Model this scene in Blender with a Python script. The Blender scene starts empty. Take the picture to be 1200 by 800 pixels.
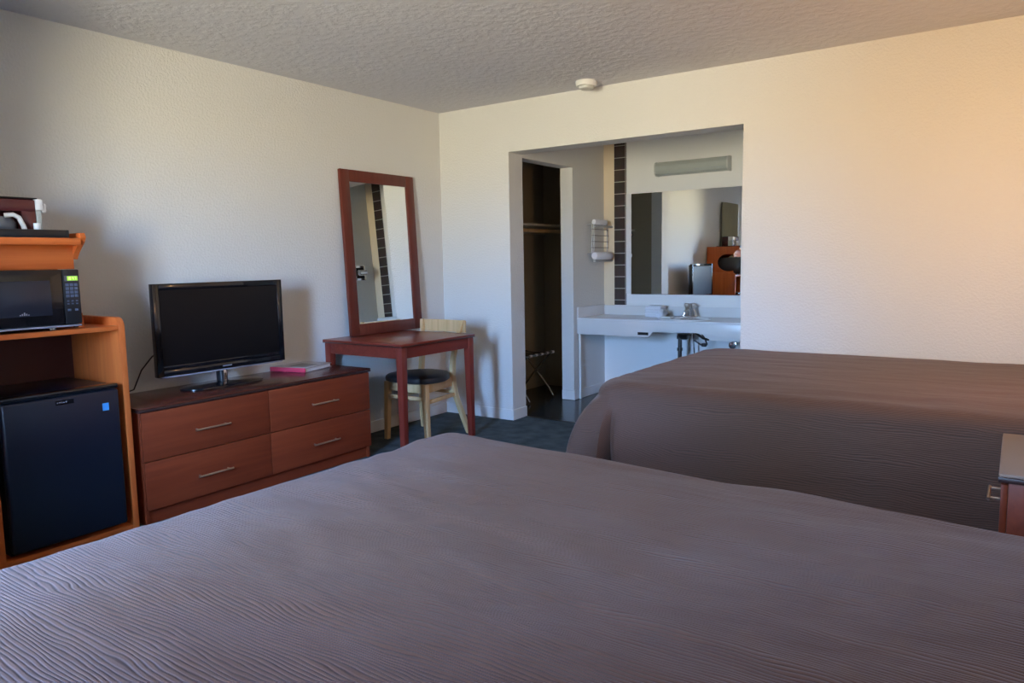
import bpy, bmesh, math, random
from mathutils import Vector, Matrix, noise
random.seed(7)
scene = bpy.context.scene
COL = scene.collection
PI = math.pi

# ------------------------------------------------------------------ materials
def new_mat(name):
    m = bpy.data.materials.new(name); m.use_nodes = True
    nt = m.node_tree; nt.nodes.clear()
    out = nt.nodes.new('ShaderNodeOutputMaterial')
    b = nt.nodes.new('ShaderNodeBsdfPrincipled')
    nt.links.new(b.outputs[0], out.inputs[0])
    return m, nt, b, out

def N(nt, t, **kw):
    n = nt.nodes.new(t)
    for k, v in kw.items():
        if k in n.inputs: n.inputs[k].default_value = v
        else: setattr(n, k, v)
    return n

def srgb(r, g, b):
    f = lambda c: (c/255/12.92) if c/255 <= .04045 else ((c/255+.055)/1.055)**2.4
    return (f(r), f(g), f(b), 1)

def flat(name, col, rough=.5, metal=0, spec=.5, bump=None, coat=0, trans=0, emit=None, estr=0, var=0.04):
    m, nt, b, out = new_mat(name)
    b.inputs['Roughness'].default_value = rough
    b.inputs['Metallic'].default_value = metal
    b.inputs['Specular IOR Level'].default_value = spec
    b.inputs['Coat Weight'].default_value = coat
    b.inputs['Transmission Weight'].default_value = trans
    tc = N(nt, 'ShaderNodeTexCoord')
    nz = N(nt, 'ShaderNodeTexNoise', Scale=6.0, Detail=3.0)
    nt.links.new(tc.outputs['Object'], nz.inputs['Vector'])
    mx = N(nt, 'ShaderNodeMix', data_type='RGBA')
    mx.inputs[6].default_value = tuple(c*(1-var) for c in col[:3])+(1,)
    mx.inputs[7].default_value = tuple(min(1, c*(1+var)) for c in col[:3])+(1,)
    nt.links.new(nz.outputs['Fac'], mx.inputs[0])
    nt.links.new(mx.outputs[2], b.inputs['Base Color'])
    if emit:
        b.inputs['Emission Color'].default_value = emit
        b.inputs['Emission Strength'].default_value = estr
    if bump:
        sc, st = bump
        n2 = N(nt, 'ShaderNodeTexNoise', Scale=sc, Detail=2.0)
        nt.links.new(tc.outputs['Object'], n2.inputs['Vector'])
        bp = N(nt, 'ShaderNodeBump', Strength=st, Distance=.004)
        nt.links.new(n2.outputs['Fac'], bp.inputs['Height'])
        nt.links.new(bp.outputs[0], b.inputs['Normal'])
    return m

def wood(name, c1, c2, rough=.35, axis='y', scale=1.0, coat=.1, spec=.28):
    m, nt, b, out = new_mat(name)
    tc = N(nt, 'ShaderNodeTexCoord')
    mp = N(nt, 'ShaderNodeMapping')
    s = {'x': (1.2, 22, 22), 'y': (22, 1.2, 22), 'z': (22, 22, 1.2)}[axis]
    mp.inputs['Scale'].default_value = tuple(v*scale for v in s)
    nt.links.new(tc.outputs['Object'], mp.inputs['Vector'])
    nz = N(nt, 'ShaderNodeTexNoise', Scale=1.3, Detail=6.0, Roughness=.6, Distortion=.6)
    nt.links.new(mp.outputs[0], nz.inputs['Vector'])
    rp = N(nt, 'ShaderNodeValToRGB')
    rp.color_ramp.elements[0].position = .33; rp.color_ramp.elements[0].color = c1
    rp.color_ramp.elements[1].position = .7; rp.color_ramp.elements[1].color = c2
    nt.links.new(nz.outputs['Fac'], rp.inputs[0])
    nt.links.new(rp.outputs[0], b.inputs['Base Color'])
    b.inputs['Roughness'].default_value = rough
    b.inputs['Specular IOR Level'].default_value = spec
    b.inputs['Coat Weight'].default_value = coat
    b.inputs['Coat Roughness'].default_value = .25
    bp = N(nt, 'ShaderNodeBump', Strength=.05, Distance=.002)
    nt.links.new(nz.outputs['Fac'], bp.inputs['Height'])
    nt.links.new(bp.outputs[0], b.inputs['Normal'])
    return m

def plaster(name, col, scale, strength, rough=.6, dist=.006, spec=.3, stipple=False):
    m, nt, b, out = new_mat(name)
    tc = N(nt, 'ShaderNodeTexCoord')
    n1 = N(nt, 'ShaderNodeTexNoise', Scale=scale, Detail=4.0, Roughness=.55)
    nt.links.new(tc.outputs['Object'], n1.inputs['Vector'])
    rp = N(nt, 'ShaderNodeValToRGB')
    rp.color_ramp.elements[0].position = .42; rp.color_ramp.elements[1].position = .62
    nt.links.new(n1.outputs['Fac'], rp.inputs[0])
    bp = N(nt, 'ShaderNodeBump', Strength=strength, Distance=dist)
    nt.links.new(rp.outputs[0], bp.inputs['Height'])
    nt.links.new(bp.outputs[0], b.inputs['Normal'])
    n2 = N(nt, 'ShaderNodeTexNoise', Scale=1.1, Detail=3.0)
    nt.links.new(tc.outputs['Object'], n2.inputs['Vector'])
    mx = N(nt, 'ShaderNodeMix', data_type='RGBA')
    mx.inputs[6].default_value = tuple(c*.96 for c in col[:3])+(1,)
    mx.inputs[7].default_value = col
    nt.links.new(n2.outputs['Fac'], mx.inputs[0])
    nt.links.new(mx.outputs[2], b.inputs['Base Color'])
    b.inputs['Roughness'].default_value = rough
    b.inputs['Specular IOR Level'].default_value = spec
    return m

def carpet_mat():
    m, nt, b, out = new_mat('carpet')
    tc = N(nt, 'ShaderNodeTexCoord')
    n1 = N(nt, 'ShaderNodeTexNoise', Scale=260.0, Detail=3.0)
    n2 = N(nt, 'ShaderNodeTexNoise', Scale=9.0, Detail=4.0)
    for n in (n1, n2): nt.links.new(tc.outputs['Object'], n.inputs['Vector'])
    ad = N(nt, 'ShaderNodeMath', operation='MULTIPLY')
    nt.links.new(n1.outputs['Fac'], ad.inputs[0]); nt.links.new(n2.outputs['Fac'], ad.inputs[1])
    rp = N(nt, 'ShaderNodeValToRGB')
    rp.color_ramp.elements[0].position = .1; rp.color_ramp.elements[0].color = (.04, .054, .06, 1)
    rp.color_ramp.elements[1].position = .45; rp.color_ramp.elements[1].color = (.12, .155, .175, 1)
    nt.links.new(ad.outputs[0], rp.inputs[0]); nt.links.new(rp.outputs[0], b.inputs['Base Color'])
    b.inputs['Roughness'].default_value = .95; b.inputs['Specular IOR Level'].default_value = .1
    bp = N(nt, 'ShaderNodeBump', Strength=.5, Distance=.004)
    nt.links.new(n1.outputs['Fac'], bp.inputs['Height']); nt.links.new(bp.outputs[0], b.inputs['Normal'])
    return m

def tile_mat(name, c1, c2, mortar, w, h, msize, rough, off=(0, 0, 0), plane='xy', bias=0.0, offset=0.0):
    m, nt, b, out = new_mat(name)
    tc = N(nt, 'ShaderNodeTexCoord')
    mp = N(nt, 'ShaderNodeMapping'); mp.inputs['Location'].default_value = off
    if plane == 'xz': mp.inputs['Rotation'].default_value = (-PI/2, 0, 0)
    nt.links.new(tc.outputs['Object'], mp.inputs['Vector'])
    br = N(nt, 'ShaderNodeTexBrick', offset=offset, squash=1.0)
    br.inputs['Color1'].default_value = c1; br.inputs['Color2'].default_value = c2
    br.inputs['Mortar'].default_value = mortar
    br.inputs['Scale'].default_value = 1.0
    br.inputs['Mortar Size'].default_value = msize
    br.inputs['Mortar Smooth'].default_value = .1
    br.inputs['Brick Width'].default_value = w; br.inputs['Row Height'].default_value = h
    br.inputs['Bias'].default_value = bias
    nt.links.new(mp.outputs[0], br.inputs['Vector'])
    nz = N(nt, 'ShaderNodeTexNoise', Scale=14.0, Detail=5.0)
    nt.links.new(tc.outputs['Object'], nz.inputs['Vector'])
    mx = N(nt, 'ShaderNodeMix', data_type='RGBA', blend_type='MULTIPLY'); mx.inputs[0].default_value = .5
    nt.links.new(br.outputs['Color'], mx.inputs[6])
    nt.links.new(nz.outputs['Color'], mx.inputs[7])
    nt.links.new(mx.outputs[2], b.inputs['Base Color'])
    b.inputs['Roughness'].default_value = rough
    bp = N(nt, 'ShaderNodeBump', Strength=.3, Distance=.003); bp.invert = True
    nt.links.new(br.outputs['Fac'], bp.inputs['Height']); nt.links.new(bp.outputs[0], b.inputs['Normal'])
    return m

def spread_mat(name, c1, c2, ripple=34.0, strength=.8):
    """taupe bedspread with fine wandering ribs running along the bed (x)"""
    m, nt, b, out = new_mat(name)
    tc = N(nt, 'ShaderNodeTexCoord')
    # warp
    mpn = N(nt, 'ShaderNodeMapping'); mpn.inputs['Scale'].default_value = (2.6, 9, 9)
    nt.links.new(tc.outputs['Object'], mpn.inputs['Vector'])
    nw = N(nt, 'ShaderNodeTexNoise', Scale=1.0, Detail=3.0, Roughness=.5)
    nt.links.new(mpn.outputs[0], nw.inputs['Vector'])
    sub = N(nt, 'ShaderNodeVectorMath', operation='MULTIPLY_ADD')
    sub.inputs[1].default_value = (0, .042, .042)
    nt.links.new(nw.outputs['Color'], sub.inputs[0]); nt.links.new(tc.outputs['Object'], sub.inputs[2])
    # project y and z on one coordinate
    sep = N(nt, 'ShaderNodeSeparateXYZ'); nt.links.new(sub.outputs[0], sep.inputs[0])
    ad = N(nt, 'ShaderNodeMath', operation='ADD'); nt.links.new(sep.outputs[1], ad.inputs[0]); nt.links.new(sep.outputs[2], ad.inputs[1])
    cb = N(nt, 'ShaderNodeCombineXYZ'); nt.links.new(ad.outputs[0], cb.inputs[0])
    wv = N(nt, 'ShaderNodeTexWave', wave_type='BANDS', bands_direction='X', wave_profile='SIN')
    wv.inputs['Scale'].default_value = ripple*.5
    wv.inputs['Distortion'].default_value = 0
    nt.links.new(cb.outputs[0], wv.inputs['Vector'])
    fine = N(nt, 'ShaderNodeTexNoise', Scale=420.0, Detail=2.0)
    nt.links.new(tc.outputs['Object'], fine.inputs['Vector'])
    big = N(nt, 'ShaderNodeTexNoise', Scale=2.4, Detail=3.0, Distortion=.6)
    mpb = N(nt, 'ShaderNodeMapping'); mpb.inputs['Scale'].default_value = (1.0, 3.4, 2.2); mpb.inputs['Rotation'].default_value = (0, 0, .12)
    nt.links.new(tc.outputs['Object'], mpb.inputs['Vector']); nt.links.new(mpb.outputs[0], big.inputs['Vector'])
    # narrow dark seams
    pw = N(nt, 'ShaderNodeMath', operation='POWER'); pw.inputs[1].default_value = 3.0
    inv = N(nt, 'ShaderNodeMath', operation='SUBTRACT'); inv.inputs[0].default_value = 1.0
    nt.links.new(wv.outputs['Fac'], inv.inputs[1]); nt.links.new(inv.outputs[0], pw.inputs[0])
    mx = N(nt, 'ShaderNodeMix', data_type='RGBA'); mx.inputs[6].default_value = c1; mx.inputs[7].default_value = c2
    nt.links.new(pw.outputs[0], mx.inputs[0])
    nt.links.new(mx.outputs[2], b.inputs['Base Color'])
    b1 = N(nt, 'ShaderNodeBump', Strength=strength, Distance=.003); b1.invert = True
    nt.links.new(pw.outputs[0], b1.inputs['Height'])
    b2 = N(nt, 'ShaderNodeBump', Strength=.9, Distance=.016)
    nt.links.new(big.outputs['Fac'], b2.inputs['Height']); nt.links.new(b1.outputs[0], b2.inputs['Normal'])
    b3 = N(nt, 'ShaderNodeBump', Strength=.12, Distance=.0015)
    nt.links.new(fine.outputs['Fac'], b3.inputs['Height']); nt.links.new(b2.outputs[0], b3.inputs['Normal'])
    nt.links.new(b3.outputs[0], b.inputs['Normal'])
    b.inputs['Roughness'].default_value = .62
    b.inputs['Specular IOR Level'].default_value = .3
    b.inputs['Sheen Weight'].default_value = .12
    b.inputs['Sheen Roughness'].default_value = .4
    return m

def glass_mat(name, tint=(1, 1, 1, 1)):
    m = bpy.data.materials.new(name); m.use_nodes = True
    nt = m.node_tree; nt.nodes.clear()
    out = nt.nodes.new('ShaderNodeOutputMaterial')
    t = N(nt, 'ShaderNodeBsdfTransparent'); t.inputs[0].default_value = tint
    g = N(nt, 'ShaderNodeBsdfGlossy'); g.inputs['Roughness'].default_value = .02
    fr = N(nt, 'ShaderNodeFresnel'); fr.inputs[0].default_value = 1.45
    mx = N(nt, 'ShaderNodeMixShader')
    nt.links.new(fr.outputs[0], mx.inputs[0]); nt.links.new(t.outputs[0], mx.inputs[1]); nt.links.new(g.outputs[0], mx.inputs[2])
    nt.links.new(mx.outputs[0], out.inputs[0])
    return m

M = {}
M['wall'] = plaster('painted_wall', (.705, .70, .675, 1), 75, .3, rough=.5, dist=.004, spec=.35)
M['wall_white'] = plaster('white_painted_panel', (.86, .85, .83, 1), 120, .1, rough=.5, dist=.002)
M['cream_wall'] = plaster('cream_wall', (.74, .62, .45, 1), 90, .2, rough=.5, dist=.003)
M['ceiling'] = plaster('textured_ceiling', (.67, .67, .71, 1), 22, .24, rough=.8, dist=.010, spec=.2)
M['trim'] = flat('white_trim', (.72, .72, .70, 1), .4)
M['carpet'] = carpet_mat()
M['vinyl'] = tile_mat('dark_vinyl', (.045, .052, .052, 1), (.075, .082, .08, 1), (.02, .02, .02, 1), .305, .305, .004, .22)
M['tile'] = tile_mat('dark_brown_tile', (.07, .045, .038, 1), (.05, .036, .034, 1), (.42, .38, .34, 1), .5, .1085, .004, .22, off=(.1, 0, .0), plane='xz')
M['cherry'] = wood('cherry_wood', (.175, .029, .010, 1), (.235, .044, .015, 1), .42, 'y', coat=0)
M['cherry_top'] = wood('cherry_top_wood', (.075, .016, .009, 1), (.10, .024, .014, 1), .27, 'y', coat=.3)
M['cherry_edge'] = flat('dark_wood_edge', (.035, .012, .01, 1), .35)
M['desk'] = wood('desk_wood', (.155, .022, .013, 1), (.22, .036, .022, 1), .3, 'y', coat=.25)
M['desk_v'] = wood('desk_leg_wood', (.165, .024, .015, 1), (.23, .038, .024, 1), .32, 'z', coat=.2)
M['orange'] = wood('orange_cherry_wood', (.50, .105, .022, 1), (.62, .155, .036, 1), .36, 'z')
M['orange_h'] = wood('orange_cherry_shelf_wood', (.50, .105, .022, 1), (.62, .155, .036, 1), .36, 'y')
M['darkred'] = flat('dark_red_back_panel', (.09, .02, .012, 1), .5)
M['frame'] = wood('mirror_frame_wood', (.11, .022, .013, 1), (.15, .032, .019, 1), .35, 'z')
M['beech'] = wood('light_beech_wood', (.55, .36, .17, 1), (.68, .47, .25, 1), .4, 'z')
M['blackvinyl'] = flat('black_vinyl', (.018, .018, .02, 1), .38)
M['blackplastic'] = flat('black_plastic', (.012, .012, .014, 1), .3)
M['gloss_black'] = flat('gloss_black', (.006, .006, .008, 1), .12, coat=.4)
M['screen'] = flat('screen', (.004, .004, .005, 1), .28, spec=.25)
M['fridge'] = flat('fridge_black', (.006, .010, .022, 1), .28, bump=(240, .12))
M['mwglass'] = flat('microwave_window', (.018, .02, .03, 1), .22)
M['button'] = flat('keypad_button', (.07, .09, .14, 1), .45)
M['display'] = flat('green_display', (.2, .4, .02, 1), .4, emit=(.42, .85, .03, 1), estr=.55)
M['digit'] = flat('display_digit', (.6, .8, .3, 1), .4, emit=(.75, 1, .35, 1), estr=.9)
M['chrome'] = flat('chrome', (.75, .75, .77, 1), .12, metal=1)
M['brushed'] = flat('brushed_nickel', (.72, .66, .60, 1), .28, metal=1)
M['rackmetal'] = flat('satin_rack_metal', (.42, .42, .42, 1), .45, metal=.3)
M['wire'] = flat('dark_wire', (.12, .11, .10, 1), .4, metal=.3)
M['steel'] = flat('polished_steel', (.45, .44, .42, 1), .2, metal=1)
M['darkmetal'] = flat('dark_metal', (.14, .14, .14, 1), .3, metal=1)
M['mirror'] = flat('mirror_glass', (.93, .95, .93, 1), .0, metal=1, var=0)
M['white_gloss'] = flat('white_gloss', (.78, .78, .78, 1), .2)
M['counter'] = flat('white_laminate_counter', (.72, .715, .70, 1), .25)
M['porcelain'] = flat('white_porcelain', (.82, .82, .82, 1), .1, coat=.5)
M['towel'] = flat('white_towel', (.80, .80, .84, 1), .95, bump=(300, .5))
M['towel_line'] = flat('towel_edge', (.25, .27, .33, 1), .95, bump=(300, .5))
M['diffuser'] = flat('ribbed_diffuser', (.42, .45, .42, 1), .3, spec=.5)
M['diffend'] = flat('lamp_end_cap', (.55, .56, .53, 1), .35)
M['maroon'] = flat('maroon_plastic', (.10, .022, .024, 1), .25, coat=.3)
M['carafe'] = flat('carafe_glass', (.10, .11, .13, 1), .05, coat=.8)
M['whiteplastic'] = flat('white_plastic', (.75, .75, .74, 1), .35)
M['pink'] = flat('pink_binder', (.62, .05, .10, 1), .35)
M['cover'] = flat('printed_cover', (.42, .40, .42, 1), .3, var=.25)
M['nighttop'] = flat('grey_tan_laminate', (.31, .21, .16, 1), .6, spec=.2)
M['sticker'] = flat('blue_sticker', (.06, .32, .72, 1), .4)
M['grey'] = flat('grey_mark', (.25, .25, .3, 1), .3)
M['greymark2'] = flat('dim_grey_mark', (.10, .10, .12, 1), .3)
M['shelf'] = flat('cream_shelf_paint', (.50, .45, .36, 1), .5)
M['closet'] = plaster('closet_wall_painted_shade', (.34, .30, .22, 1), 75, .3, rough=.6, dist=.004)  # wall colour darkened to olive to stand for the unlit closet
M['curtain'] = flat('olive_curtain', (.34, .32, .22, 1), .9, bump=(200, .3))
M['spread1'] = spread_mat('taupe_bedspread', (.150, .077, .053, 1), (.084, .044, .033, 1), 78, .6)
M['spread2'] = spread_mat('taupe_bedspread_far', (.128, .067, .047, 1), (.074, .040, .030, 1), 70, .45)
M['mattress'] = flat('mattress_ticking', (.5, .5, .5, 1), .9)
M['strap'] = flat('black_webbing', (.012, .012, .013, 1), .8)
M['glass'] = glass_mat('window_glass', (.95, .97, 1, 1))
M['black'] = flat('black_void', (.004, .004, .004, 1), .8)

# ------------------------------------------------------------------ mesh helpers
class MB:
    def __init__(s): s.bm = bmesh.new()
    def box(s, x0, x1, y0, y1, z0, z1, bev=0, seg=2, mat=None):
        bm = bmesh.new()
        bmesh.ops.create_cube(bm, size=1)
        for v in bm.verts:
            v.co = Vector(((x0+x1)/2+v.co.x*(x1-x0), (y0+y1)/2+v.co.y*(y1-y0), (z0+z1)/2+v.co.z*(z1-z0)))
        if bev: bmesh.ops.bevel(bm, geom=list(bm.edges), offset=bev, segments=seg, profile=.5, affect='EDGES', clamp_overlap=True)
        if mat is not None: bmesh.ops.transform(bm, matrix=mat, verts=bm.verts)
        s.add(bm); return s
    def add(s, bm):
        me = bpy.data.meshes.new('tmp'); bm.to_mesh(me); bm.free(); s.bm.from_mesh(me); bpy.data.meshes.remove(me)
    def tube(s, pts, r, n=10, radii=None, cap=True):
        pts = [Vector(p) for p in pts]; rings = []; bm = s.bm
        up = None
        for i, p in enumerate(pts):
            d = (pts[min(i+1, len(pts)-1)]-pts[max(i-1, 0)]).normalized()
            if up is None:
                up = Vector((0, 0, 1)) if abs(d.z) < .9 else Vector((1, 0, 0))
            a = d.cross(up).normalized(); b = a.cross(d).normalized(); up = b
            rr = radii[i] if radii else r
            rings.append([bm.verts.new(p+a*math.cos(2*PI*k/n)*rr+b*math.sin(2*PI*k/n)*rr) for k in range(n)])
        for i in range(len(rings)-1):
            for k in range(n):
                bm.faces.new((rings[i][k], rings[i][(k+1) % n], rings[i+1][(k+1) % n], rings[i+1][k]))
        if cap:
            bm.faces.new(rings[0]); bm.faces.new(list(reversed(rings[-1])))
        return s
    def lathe(s, c, prof, n=32, axis='z', sx=1, sy=1):
        """prof: list of (r, h)"""
        bm = s.bm; rings = []
        for r, h in prof:
            ring = []
            for k in range(n):
                a = 2*PI*k/n; u, v = math.cos(a)*r*sx, math.sin(a)*r*sy
                p = {'z': (u, v, h), 'x': (h, u, v), 'y': (u, h, v)}[axis]
                ring.append(bm.verts.new(Vector(c)+Vector(p)))
            rings.append(ring)
        for i in range(len(rings)-1):
            for k in range(n):
                bm.faces.new((rings[i][k], rings[i][(k+1) % n], rings[i+1][(k+1) % n], rings[i+1][k]))
        if prof[0][0] > 1e-5: bm.faces.new(rings[0])
        if prof[-1][0] > 1e-5: bm.faces.new(rings[-1])
        bmesh.ops.remove_doubles(bm, verts=bm.verts, dist=1e-6)
        return s
    def prism(s, poly, h0, h1, axis='z', bev=0):
        bm = bmesh.new()
        f = {'z': lambda a, b, h: (a, b, h), 'y': lambda a, b, h: (a, h, b), 'x': lambda a, b, h: (h, a, b)}[axis]
        A = [bm.verts.new(f(a, b, h0)) for a, b in poly]; B = [bm.verts.new(f(a, b, h1)) for a, b in poly]
        n = len(poly)
        bm.faces.new(A); bm.faces.new(list(reversed(B)))
        for i in range(n): bm.faces.new((A[i], B[i], B[(i+1) % n], A[(i+1) % n]))
        bmesh.ops.recalc_face_normals(bm, faces=bm.faces)
        if bev: bmesh.ops.bevel(bm, geom=list(bm.edges), offset=bev, segments=2, profile=.5, affect='EDGES', clamp_overlap=True)
        s.add(bm); return s
    def taper(s, x, y, z0, z1, w0, w1, d0=None, d1=None, off=(0, 0), bev=.003):
        """square leg: half sizes w0 (bottom) w1 (top); off shifts the bottom"""
        d0 = w0 if d0 is None else d0; d1 = w1 if d1 is None else d1
        bm = bmesh.new(); bmesh.ops.create_cube(bm, size=2)
        for v in bm.verts:
            top = v.co.z > 0
            w, d = (w1, d1) if top else (w0, d0)
            o = (0, 0) if top else off
            v.co = Vector((x+o[0]+v.co.x*w, y+o[1]+v.co.y*d, z1 if top else z0))
        if bev: bmesh.ops.bevel(bm, geom=list(bm.edges), offset=bev, segments=2, profile=.5, affect='EDGES')
        s.add(bm); return s
    def build(s, name, mat, parent=None, smooth=True, origin=None, xf=None):
        bm = s.bm
        if xf is not None: bmesh.ops.transform(bm, matrix=xf, verts=bm.verts)
        bmesh.ops.recalc_face_normals(bm, faces=bm.faces)
        if parent is not None:
            o = wloc(parent)
        elif origin is not None: o = Vector(origin)
        else:
            xs = [v.co for v in bm.verts]
            o = Vector(((min(v.x for v in xs)+max(v.x for v in xs))/2, (min(v.y for v in xs)+max(v.y for v in xs))/2, min(v.z for v in xs)))
        bmesh.ops.translate(bm, vec=-o, verts=bm.verts)
        me = bpy.data.meshes.new(name); bm.to_mesh(me); bm.free()
        if smooth:
            for p in me.polygons: p.use_smooth = True
            try: me.set_sharp_from_angle(angle=math.radians(38))
            except Exception: pass
        me.materials.append(mat)
        ob = bpy.data.objects.new(name, me); COL.objects.link(ob)
        if parent is not None: ob.parent = parent
        else: ob.location = o
        return ob

def wloc(o):
    v = Vector(o.location)
    while o.parent is not None:
        o = o.parent; v = v + Vector(o.location)
    return v
def tag(o, label, cat, group=None):
    o['label'] = label; o['category'] = cat
    if group: o['group'] = group
    return o
def thing(name, label, cat, loc, group=None):
    o = bpy.data.objects.new(name, None); o.empty_display_size = .1; COL.objects.link(o); o.location = loc
    return tag(o, label, cat, group)
def struct(name, mb, mat, smooth=False, parent=None):
    o = mb.build(name, mat, parent=parent, smooth=smooth, origin=(0, 0, 0) if parent is None else None)
    if parent is None: o['kind'] = 'structure'
    return o
def bx(*a, **k): return MB().box(*a, **k)

# ------------------------------------------------------------------ room shell
W, NEAR, H = 4.45, -5.30, 2.44
XO, XR, TH, YB = .675, 2.456, .185, 1.56       # opening, wall thickness, alcove back
ZO = 2.069
struct('floor', bx(0, W, NEAR, .17, -.06, 0), M['carpet'])
struct('floor_alcove', bx(0, XR, .17, YB, -.06, -.002), M['vinyl'])
struct('trim_1', bx(XO, XR, .155, .18, -.01, .004, bev=.002), M['darkmetal'])   # threshold strip
struct('ceiling', bx(-.1, W+.1, NEAR-.12, YB+.1, H, H+.08), M['ceiling'])
b = MB().box(0, XO, 0, TH, -.06, H).box(XR, W, 0, TH, -.06, H).box(XO, XR, 0, TH, ZO, H)
struct('wall_back', b, M['wall'])
b = MB()    # left wall with a narrow window near the camera end
wy0, wy1, wz0, wz1 = -4.62, -4.28, 1.30, 2.08
b.box(-.1, 0, wy1, YB, -.06, H).box(-.1, 0, NEAR-.1, wy0, -.06, H).box(-.1, 0, wy0, wy1, -.06, wz0).box(-.1, 0, wy0, wy1, wz1, H)
struct('wall_left', b, M['wall'])
struct('wall_right', bx(W, W+.1, NEAR-.1, 0.1, -.06, H), M['wall'])
nx0, nx1, nz0, nz1 = 1.3, 3.6, .85, 2.12
b = MB().box(0, nx0, NEAR-.1, NEAR, -.06, H).box(nx1, W, NEAR-.1, NEAR, -.06, H).box(nx0, nx1, NEAR-.1, NEAR, -.06, nz0).box(nx0, nx1, NEAR-.1, NEAR, nz1, H)
struct('wall_near', b, M['wall'])
struct('wall_alcove_back', bx(-.1, XR+.2, YB, YB+.1, -.06, H), M['wall_white'])
struct('wall_alcove_right', bx(XR, XR+.1, TH, YB, -.06, H), M['wall'])
b = MB().box(XO-.12, XO, .967, YB, 0, H).box(XO-.12, XO, TH, .967, 2.045, H)
struct('wall_closet', b, M['wall'])
struct('wall_closet_shade_panels', MB().box(0, .006, TH, YB-.006, -.06, H).box(0, XO-.12, YB-.006, YB-.0, -.06, H).box(0, XO-.12, TH, TH+.004, -.06, H).box(XO-.124, XO-.12, .967, YB, -.06, H), M['closet'])  # thin added panels carrying the closet's shade as a darker colour
# cream strips and dark tile columns on the alcove's back wall
b = MB().box(XO, .785, YB-.006, YB, .815, H).box(2.345, XR, YB-.006, YB, .815, H)
struct('trim_2', b, M['cream_wall'])
struct('trim_3', bx(.785, .905, YB-.012, YB, .822, H, bev=.002), M['tile'])
struct('trim_4', bx(2.225, 2.345, YB-.012, YB, .822, H, bev=.002), M['tile'])
# baseboards
def base(name, segs):
    b = MB()
    for s in segs: b.box(*s, 0, .085, bev=.004)
    struct(name, b, M['trim'])
base('baseboard_left', [(0, .012, NEAR+.02, -.012)])
base('baseboard_back', [(0, XO+.0, -.012, 0), (XR, W, -.012, 0), (XO-.0, XO+.012, -.012, TH)])
base('baseboard_closet', [(XO-.12, XO+.012, .955, .967), (XO, XO+.012, .967, 1.55)])
base('baseboard_alcove', [(XO+.013, XR, YB-.012, YB)])
# near window
b = MB()
fr = .05
def frame_rect(b, axis, a0, a1, z0, z1, p0, p1, w):
    def bb(a, c, e, f):
        if axis == 'x': b.box(a, c, p0, p1, e, f, bev=.003)
        else: b.box(p0, p1, a, c, e, f, bev=.003)
    bb(a0, a0+w, z0, z1); bb(a1-w, a1, z0, z1); bb(a0+w, a1-w, z0, z0+w); bb(a0+w, a1-w, z1-w, z1)
frame_rect(b, 'x', nx0, nx1, nz0, nz1, NEAR-.09, NEAR-.03, fr)
b.box(2.42, 2.47, NEAR-.09, NEAR-.03, nz0+fr, nz1-fr, bev=.003)
w1 = struct('window_1', b, M['trim'])
MB().box(nx0+fr, nx1-fr, NEAR-.065, NEAR-.06, nz0+fr, nz1-fr).build('window_glass', M['glass'], w1, smooth=False)
b = MB(); frame_rect(b, 'y', wy0, wy1, wz0, wz1, -.09, -.03, .04)
b.box(-.09, -.03, wy0+.04, wy1-.04, 1.64, 1.68, bev=.003)
w2 = struct('window_2', b, M['trim'])
MB().box(-.065, -.06, wy0+.04, wy1-.04, wz0+.04, wz1-.04).build('window_glass', M['glass'], w2, smooth=False)

# curtains
def curtain(name, label, p0, p1, z0, z1, axis, off, amp=.028, waves=9):
    n = waves*10; b = MB(); bm = b.bm; V = []
    for k in range(n+1):
        t = k/n; a = p0+(p1-p0)*t; d = off+amp*math.sin(t*waves*2*PI)
        col = []
        for z in (z0, (z0+z1)/2, z1):
            col.append(bm.verts.new((a, d, z) if axis == 'x' else (d, a, z)))
        V.append(col)
    for k in range(n):
        for j in range(2): bm.faces.new((V[k][j], V[k+1][j], V[k+1][j+1], V[k][j+1]))
    o = b.build(name, M['curtain'])
    return tag(o, label, 'curtain')
curtain('curtain', 'olive curtain on the left wall beside the narrow window, seen in the vanity mirror', -4.30, -3.64, .05, 2.10, 'y', .06)
curtain('curtain', 'olive curtain drawn over the left end of the wide window behind the camera', 1.15, 2.00, .05, 2.2, 'x', NEAR+.07)
curtain('curtain', 'olive curtain drawn over the right end of the wide window behind the camera', 2.50, 3.75, .05, 2.2, 'x', NEAR+.07)

# ------------------------------------------------------------------ smoke detector
t = thing('smoke_detector', 'round white smoke detector on the ceiling above the alcove opening', 'smoke detector', (1.453, -.19, H-.055))
MB().lathe((1.453, -.19, H), [(.0, 0), (.07, 0), (.072, -.006), (.07, -.028), (.066, -.034), (0, -.034)]).build('housing', M['whiteplastic'], t)
MB().lathe((1.453, -.19, H), [(.0, -.034), (.052, -.034), (.048, -.05), (.038, -.055), (0, -.055)]).build('sensor_grille', M['diffend'], t)

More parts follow.
